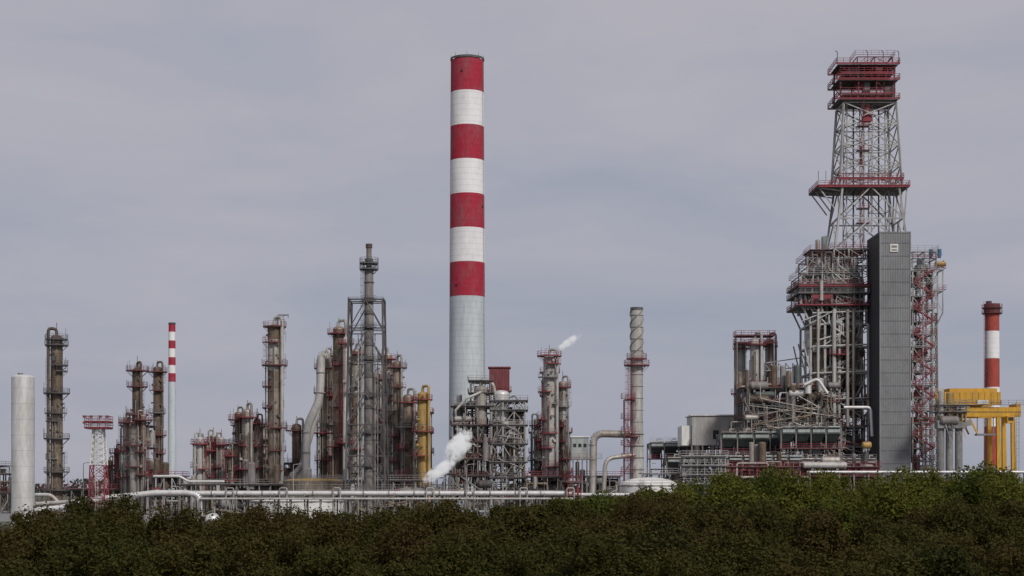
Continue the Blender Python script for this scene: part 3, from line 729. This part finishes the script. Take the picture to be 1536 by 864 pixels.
# yellow gantry crane
m = M(); d = 374; x0, x1 = X(1416, d), X(1500, d)
for y in (d, d+7):
    m.box(((x0+x1)/2, y, Z(598, d)), (x1-x0, 1.1, 3.0), 'yellow')
    m.box((X(1490, d), y, Z(618, d)), (X(1531, d)-X(1450, d), 1.0, 2.2), 'yellow')
    m.box((X(1490, d), y-.55, Z(618, d)), (X(1531, d)-X(1450, d), .06, .12), 'steel_dark')
for i in range(9): m.box((x0+(x1-x0)*(i+.5)/9, d-.6, Z(598, d)), (.14, .12, 2.9), 'yellow')
for b in (1418, 1470, 1529): m.box((X(b, d), d+3.5, Z(610, d)), (.9, 6, 1.6), 'yellow')
z = Z(608, d)
m.rail([(X(1500, d), d-.7, z), (X(1535, d), d-.7, z)], 'steel', w=.08); m.rail([(x0, d-1.2, Z(608, d)), (X(1500, d), d-1.2, Z(608, d))], 'steel', w=.07)
z = Z(588, d); m.rail([(x0, d+7.6, z), (x1, d+7.6, z)], 'yellow', w=.08)
m.box((X(1462, d), d+3.5, Z(586, d)), (11, 5, 1.2), 'yellow'); m.box((X(1473, d), d-.68, Z(603, d)), (2.6, .1, .9), 'white')
for y in (d, d+7):
    for b, t in ((1499, 1497), (1521, 1519)): m.cyl((X(b, d), y, 0), (X(t, d), y, Z(624, d)), .75, .6, n=4, mt='yellow', sm=False)
    m.beam((X(1500, d), y, 4), (X(1519, d), y, 4), .5, 'yellow'); m.beam((X(1466, d), y, Z(650, d)), (X(1452, d), y, Z(622, d)), .35, 'yellow')
m.box((X(1478, d), d, Z(652, d)), (4.4, 2, .4), 'concrete')
for b in (1466, 1490): m.beam((X(b, d), d, Z(652, d)), (X(b, d), d, Z(624, d)), .2, 'steel')
m.box((X(1512, d), d-1.4, Z(630, d)), (1.6, 1.6, 1.6), 'yellow'); m.box((X(1512, d), d-2.22, Z(629, d)), (1.2, .06, .8), 'black')
m.ladder(X(1525, d), d-.6, 0, Z(622, d), -pi/2, 'steel')
m.done('gantry_crane')

for b, d in ((440, 360), (700, 362), (1072, 350), (1390, 372), (125, 340), (970, 352)):
    m = M(); x = X(b, d); h = 11
    m.cyl((x, d, 0), (x, d, h), .12, .07, n=8, mt='steel_light'); m.pipe([(x, d, h-.1), (x, d, h+.6), (x+1.4, d, h+.8)], .06, 'steel_light', n=6)
    m.box((x+1.6, d, h+.78), (.8, .3, .15), 'steel'); m.done('street_lamp')

# ------------------------------------------------------------ ground
def ground():
    m = bpy.data.meshes.new('ground'); S = 6000
    m.from_pydata([(-S, -500, 0), (S, -500, 0), (S, S*1.6, 0), (-S, S*1.6, 0)], [], [(0, 1, 2, 3)])
    mat('soil', (.10, .10, .07), (.06, .075, .035), .95, sc=.05, zs=1, bump=.3)
    m.materials.append(MATS['soil']); o = bpy.data.objects.new('ground', m); scene.collection.objects.link(o)
    g = M(); g.box((0, 420, .02), (420, 220, .04), 'concrete'); g.done('plant_pavement')
ground()

# ------------------------------------------------------------ foliage
def leafmat(name, cols, tcol):
    m = bpy.data.materials.new(name); m.use_nodes = True; nt = m.node_tree; N = nt.nodes; L = nt.links
    b = N['Principled BSDF']; b.inputs['Roughness'].default_value = .75; b.inputs['Specular IOR Level'].default_value = .06
    g = N.new('ShaderNodeNewGeometry'); oi = N.new('ShaderNodeObjectInfo')
    n1 = N.new('ShaderNodeTexNoise'); n1.inputs['Scale'].default_value = .22; n1.inputs['Detail'].default_value = 4
    L.new(g.outputs['Position'], n1.inputs['Vector'])
    a = N.new('ShaderNodeMath'); a.operation = 'MULTIPLY_ADD'; a.inputs[1].default_value = .30; L.new(oi.outputs['Random'], a.inputs[0]); L.new(n1.outputs['Fac'], a.inputs[2])
    a2 = N.new('ShaderNodeMath'); a2.operation = 'MULTIPLY_ADD'; a2.inputs[1].default_value = .35; L.new(g.outputs['Random Per Island'], a2.inputs[0]); L.new(a.outputs[0], a2.inputs[2])
    mr = N.new('ShaderNodeMapRange'); mr.inputs['From Min'].default_value = .45; mr.inputs['From Max'].default_value = 1.15; L.new(a2.outputs[0], mr.inputs['Value'])
    r = N.new('ShaderNodeValToRGB'); cr = r.color_ramp
    while len(cr.elements) < len(cols): cr.elements.new(.5)
    for i, c in enumerate(cols): cr.elements[i].position = i/(len(cols)-1); cr.elements[i].color = (*c, 1)
    L.new(mr.outputs[0], r.inputs['Fac']); L.new(r.outputs[0], b.inputs['Base Color'])
    t = N.new('ShaderNodeBsdfTranslucent'); L.new(r.outputs[0], t.inputs['Color'])
    ms = N.new('ShaderNodeMixShader'); ms.inputs[0].default_value = .25
    L.new(b.outputs[0], ms.inputs[1]); L.new(t.outputs[0], ms.inputs[2]); L.new(ms.outputs[0], N['Material Output'].inputs['Surface'])
    MATS[name] = m
leafmat('leaf_dark', [(.026, .030, .009), (.042, .044, .011), (.054, .051, .013), (.062, .050, .014), (.058, .036, .016)], None)
leafmat('leaf_green', [(.042, .054, .012), (.066, .082, .015), (.092, .100, .016), (.108, .092, .020)], None)
rng = np.random.default_rng(5)
def bushmesh(name, rx, h, nclump, nleaf, leaf, mt):
    cl = []
    for _ in range(nclump):
        a = rng.uniform(0, 2*pi); zt = rng.uniform(0.12, 1)**.8
        prof = math.sqrt(max(0.02, 1-((zt-.35)/.68)**2)) if zt > .35 else .8+.2*zt/.35
        rr = prof*rx*math.sqrt(rng.uniform(.1, 1))*rng.uniform(.8, 1.12)
        cl.append((cos(a)*rr, sin(a)*rr, zt*h*rng.uniform(.9, 1.03), rng.uniform(.22, .6)*rx*.5))
    cl = np.array(cl)
    n = nclump*nleaf; ci = np.repeat(np.arange(nclump), nleaf)
    d = rng.normal(size=(n, 3)); d /= np.linalg.norm(d, axis=1)[:, None]
    rad = rng.uniform(.3, 1.0, n)**.5*rng.choice([1, 1, 1, 1.35], n)
    pos = cl[ci, :3]+d*(cl[ci, 3]*rad)[:, None]*np.array([1, 1, .9])
    nrm = d*.7+rng.normal(size=(n, 3))*.7+np.array([0, 0, .3]); nrm /= np.linalg.norm(nrm, axis=1)[:, None]
    t = np.cross(nrm, rng.normal(size=(n, 3))); t /= np.linalg.norm(t, axis=1)[:, None]; b = np.cross(nrm, t)
    ln = leaf*rng.uniform(.6, 1.3, n)[:, None]; wd = ln*.32
    vs = np.stack([pos-t*ln*.5, pos+b*wd, pos+t*ln*.5, pos-b*wd], 1).reshape(-1, 3)
    me = bpy.data.meshes.new(name)
    faces = np.arange(n*4).reshape(-1, 4)
    st = M()
    for k in range(7):
        a = rng.uniform(0, 2*pi); q = cl[rng.integers(nclump)]
        mid = (q[0]*.4, q[1]*.4, q[2]*.5)
        st.cyl((cos(a)*.15, sin(a)*.15, 0), mid, .07, .045, n=5, mt='bark', cap=False); st.cyl(mid, (q[0], q[1], q[2]), .045, .012, n=5, mt='bark', cap=False)
    for k in range(14):
        q = cl[rng.integers(nclump)]; st.cyl((q[0]*.7, q[1]*.7, q[2]*.8), (q[0]*1.1+rng.normal()*.1, q[1]*1.1, q[2]+rng.uniform(.2, .4)), .015, .005, n=3, mt='bark', cap=False)
    nv = len(vs); allv = vs.tolist()+[tuple(v) for v in st.v]
    allf = faces.tolist()+[[i+nv for i in f] for f in st.f]
    me.from_pydata(allv, [], allf); me.materials.append(MATS[mt]); me.materials.append(MATS['bark'])
    mi = np.zeros(len(allf), dtype=np.int32); mi[n:] = 1
    me.polygons.foreach_set('material_index', mi); me.update()
    return me
dark = [bushmesh('shrub_leaves_dark', R(1.5, 1.9), 5, 80, 290, .10, 'leaf_dark') for _ in range(6)]
green = [bushmesh('shrub_leaves_green', R(1.9, 2.4), 6.5, 80, 230, .15, 'leaf_green') for _ in range(4)]
def prof(b):
    P = [(-200, 775), (0, 778), (50, 768), (90, 758), (160, 752), (240, 758), (310, 774), (420, 768), (560, 770), (700, 768), (820, 758), (900, 748), (960, 742), (1050, 729), (1120, 718), (1200, 716), (1350, 718), (1450, 713), (1540, 708), (1750, 700)]
    return float(np.interp(b, [p[0] for p in P], [p[1] for p in P]))
def thicket(name, rows, meshes, basis_h):
    e = bpy.data.objects.new(name, None); scene.collection.objects.link(e); k = 0
    for (d, b0, b1, step, hf) in rows:
        x = X(b0, d)
        while x < X(b1, d):
            dd = d+R(-1.8, 1.8); b = 768+x*F/dd; h = hf(b, dd)*R(.90, 1.05)
            o = bpy.data.objects.new('shrub_%d' % k, random.choice(meshes)); k += 1
            scene.collection.objects.link(o); o.parent = e
            o.location = (x, dd, 0); o.rotation_euler = (R(-.05, .05), R(-.05, .05), R(0, 6.28))
            s = h/basis_h; w = R(.85, 1.2); o.scale = (w, w, s)
            x += step*R(.75, 1.25)
    return e
topz = lambda b, dd: max(2.5, Z(prof(b)+3, dd))
thicket('shrub_thicket', [
    (40, -250, 1790, 1.7, lambda b, d: 4.45), (44, -250, 1790, 1.8, lambda b, d: 4.7),
    (49, -250, 1790, 1.9, lambda b, d: 4.95), (54, -250, 1790, 1.9, lambda b, d: min(5.25, topz(b, d))),
    (60, -250, 1790, 1.8, lambda b, d: min(5.35, topz(b, d))), (66, -250, 1100, 1.7, lambda b, d: min(5.6, topz(b, d)))], dark, 5)
thicket('woodland_edge', [
    (72, 800, 1800, 2.4, lambda b, d: min(5.9, topz(b, d))), (80, 800, 1800, 2.5, lambda b, d: min(6.25, topz(b, d))),
    (90, 820, 1800, 2.6, lambda b, d: min(6.6, topz(b, d))), (102, 840, 1800, 2.6, lambda b, d: topz(b, d)),
    (114, 860, 1800, 2.8, lambda b, d: topz(b, d))], green, 6.5)

leafmat('leaf_far', [(.05, .06, .05), (.07, .08, .065)], None)
n = 26000
px = rng.uniform(-1300, 1300, n); hh = 9+5*np.sin(px*.013)+3*np.sin(px*.05+1)+2.5*np.sin(px*.17)
pos = np.stack([px, 1500+rng.uniform(-25, 25, n), rng.uniform(0, 1, n)**.7*hh], 1)
a = rng.normal(size=(n, 3)); a /= np.linalg.norm(a, axis=1)[:, None]; b = np.cross(a, rng.normal(size=(n, 3))); b /= np.linalg.norm(b, axis=1)[:, None]
vs = np.stack([pos-a*1.6, pos+b*1.3, pos+a*1.6, pos-b*1.3], 1).reshape(-1, 3)
me = bpy.data.meshes.new('distant_tree_belt'); me.from_pydata(vs.tolist(), [], np.arange(n*4).reshape(-1, 4).tolist()); me.materials.append(MATS['leaf_far'])
o = bpy.data.objects.new('distant_tree_belt', me); scene.collection.objects.link(o)

# ------------------------------------------------------------ steam
def steam(parts, dens, glow=.30):
    e = bpy.data.objects.new('steam_plume', None); scene.collection.objects.link(e)
    m = bpy.data.materials.new('steam'); m.use_nodes = True; nt = m.node_tree; N = nt.nodes; L = nt.links
    N.remove(N['Principled BSDF'])
    v = N.new('ShaderNodeVolumePrincipled'); v.inputs['Color'].default_value = (1, 1, 1, 1); v.inputs['Anisotropy'].default_value = 0
    tc = N.new('ShaderNodeTexCoord'); ln = N.new('ShaderNodeVectorMath'); ln.operation = 'LENGTH'; L.new(tc.outputs['Object'], ln.inputs[0])
    g = N.new('ShaderNodeNewGeometry'); no = N.new('ShaderNodeTexNoise'); no.inputs['Scale'].default_value = .55; no.inputs['Detail'].default_value = 6; no.inputs['Roughness'].default_value = .6; L.new(g.outputs['Position'], no.inputs['Vector'])
    a = N.new('ShaderNodeMath'); a.operation = 'MULTIPLY_ADD'; a.inputs[1].default_value = 4.0; a.inputs[2].default_value = -.95; L.new(no.outputs['Fac'], a.inputs[0])
    b = N.new('ShaderNodeMath'); b.operation = 'SUBTRACT'; L.new(a.outputs[0], b.inputs[0]); L.new(ln.outputs['Value'], b.inputs[1])
    ed = N.new('ShaderNodeMapRange'); ed.inputs['From Min'].default_value = 1.0; ed.inputs['From Max'].default_value = .7; L.new(ln.outputs['Value'], ed.inputs['Value'])
    mx = N.new('ShaderNodeMath'); mx.operation = 'MAXIMUM'; mx.inputs[1].default_value = 0; L.new(b.outputs[0], mx.inputs[0])
    mm = N.new('ShaderNodeMath'); mm.operation = 'MULTIPLY'; L.new(mx.outputs[0], mm.inputs[0]); L.new(ed.outputs[0], mm.inputs[1])
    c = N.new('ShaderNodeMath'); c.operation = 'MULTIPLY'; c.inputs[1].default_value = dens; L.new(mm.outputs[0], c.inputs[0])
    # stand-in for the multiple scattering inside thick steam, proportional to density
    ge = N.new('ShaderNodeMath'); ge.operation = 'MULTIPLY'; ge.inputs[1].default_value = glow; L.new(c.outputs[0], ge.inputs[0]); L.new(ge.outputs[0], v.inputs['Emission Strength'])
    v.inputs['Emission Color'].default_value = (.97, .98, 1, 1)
    L.new(c.outputs[0], v.inputs['Density']); L.new(v.outputs[0], N['Material Output'].inputs['Volume'])
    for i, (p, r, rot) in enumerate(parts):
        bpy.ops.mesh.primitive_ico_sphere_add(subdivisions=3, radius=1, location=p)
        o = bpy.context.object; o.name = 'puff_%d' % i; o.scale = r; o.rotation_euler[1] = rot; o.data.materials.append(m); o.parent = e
d = 362
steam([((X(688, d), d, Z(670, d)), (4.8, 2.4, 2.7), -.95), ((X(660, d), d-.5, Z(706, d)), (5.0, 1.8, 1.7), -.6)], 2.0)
d = 420
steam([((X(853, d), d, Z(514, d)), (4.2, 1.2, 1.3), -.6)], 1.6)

# ------------------------------------------------------------ sky, sun, camera
w = bpy.data.worlds.new('World'); scene.world = w; w.use_nodes = True; nt = w.node_tree; N = nt.nodes; L = nt.links
bg = N['Background']; out = N['World Output']
EL, AZ = 38, 30
sk = N.new('ShaderNodeTexSky'); sk.sky_type = 'NISHITA'; sk.sun_disc = False
sk.sun_elevation = radians(EL); sk.sun_rotation = radians(180-AZ); sk.air_density = 1; sk.dust_density = 2
L.new(sk.outputs[0], bg.inputs['Color']); bg.inputs['Strength'].default_value = .06
tc = N.new('ShaderNodeTexCoord'); mp = N.new('ShaderNodeMapping'); mp.inputs['Scale'].default_value = (1.5, 1.5, 6.0); mp.inputs['Location'].default_value = (3.1, 0, .4)
mp.inputs['Rotation'].default_value = (0, radians(5), 0)
L.new(tc.outputs['Generated'], mp.inputs['Vector'])
no = N.new('ShaderNodeTexNoise'); no.inputs['Scale'].default_value = 2.6; no.inputs['Detail'].default_value = 8; no.inputs['Roughness'].default_value = .56; no.inputs['Distortion'].default_value = .3
L.new(mp.outputs[0], no.inputs['Vector'])
sp = N.new('ShaderNodeSeparateXYZ'); L.new(tc.outputs['Generated'], sp.inputs[0])
g1 = N.new('ShaderNodeMath'); g1.operation = 'MULTIPLY_ADD'; g1.inputs[1].default_value = 1.0; L.new(sp.outputs['Z'], g1.inputs[0]); L.new(no.outputs['Fac'], g1.inputs[2])
r = N.new('ShaderNodeValToRGB'); r.color_ramp.elements[0].position = .38; r.color_ramp.elements[0].color = (.322, .352, .440, 1)
r.color_ramp.elements[1].position = .90; r.color_ramp.elements[1].color = (.462, .450, .500, 1)
L.new(g1.outputs[0], r.inputs['Fac'])
b2 = N.new('ShaderNodeBackground'); L.new(r.outputs[0], b2.inputs['Color']); b2.inputs['Strength'].default_value = 1.0
ms = N.new('ShaderNodeMixShader'); ms.inputs[0].default_value = .92
L.new(bg.outputs[0], ms.inputs[1]); L.new(b2.outputs[0], ms.inputs[2]); L.new(ms.outputs[0], out.inputs['Surface'])

sd = bpy.data.lights.new('sun', 'SUN'); sd.energy = 2.4; sd.angle = radians(9); sd.color = (1, .95, .89)
so = bpy.data.objects.new('sun', sd); scene.collection.objects.link(so)
dirv = Vector((sin(radians(AZ))*cos(radians(EL)), -cos(radians(AZ))*cos(radians(EL)), sin(radians(EL))))
so.rotation_euler = dirv.to_track_quat('Z', 'Y').to_euler(); so.location = (50, -50, 100)

cam = bpy.data.cameras.new('camera'); co = bpy.data.objects.new('camera', cam); scene.collection.objects.link(co)
cam.sensor_width = 36; cam.lens = 36*F/1536; cam.shift_y = (HY-432)/1536; cam.clip_end = 20000; cam.clip_start = .5
co.location = (0, 0, H); co.rotation_euler = (pi/2, 0, 0); scene.camera = co
scene.view_settings.view_transform = 'Standard'; scene.view_settings.look = 'None'; scene.view_settings.exposure = 0
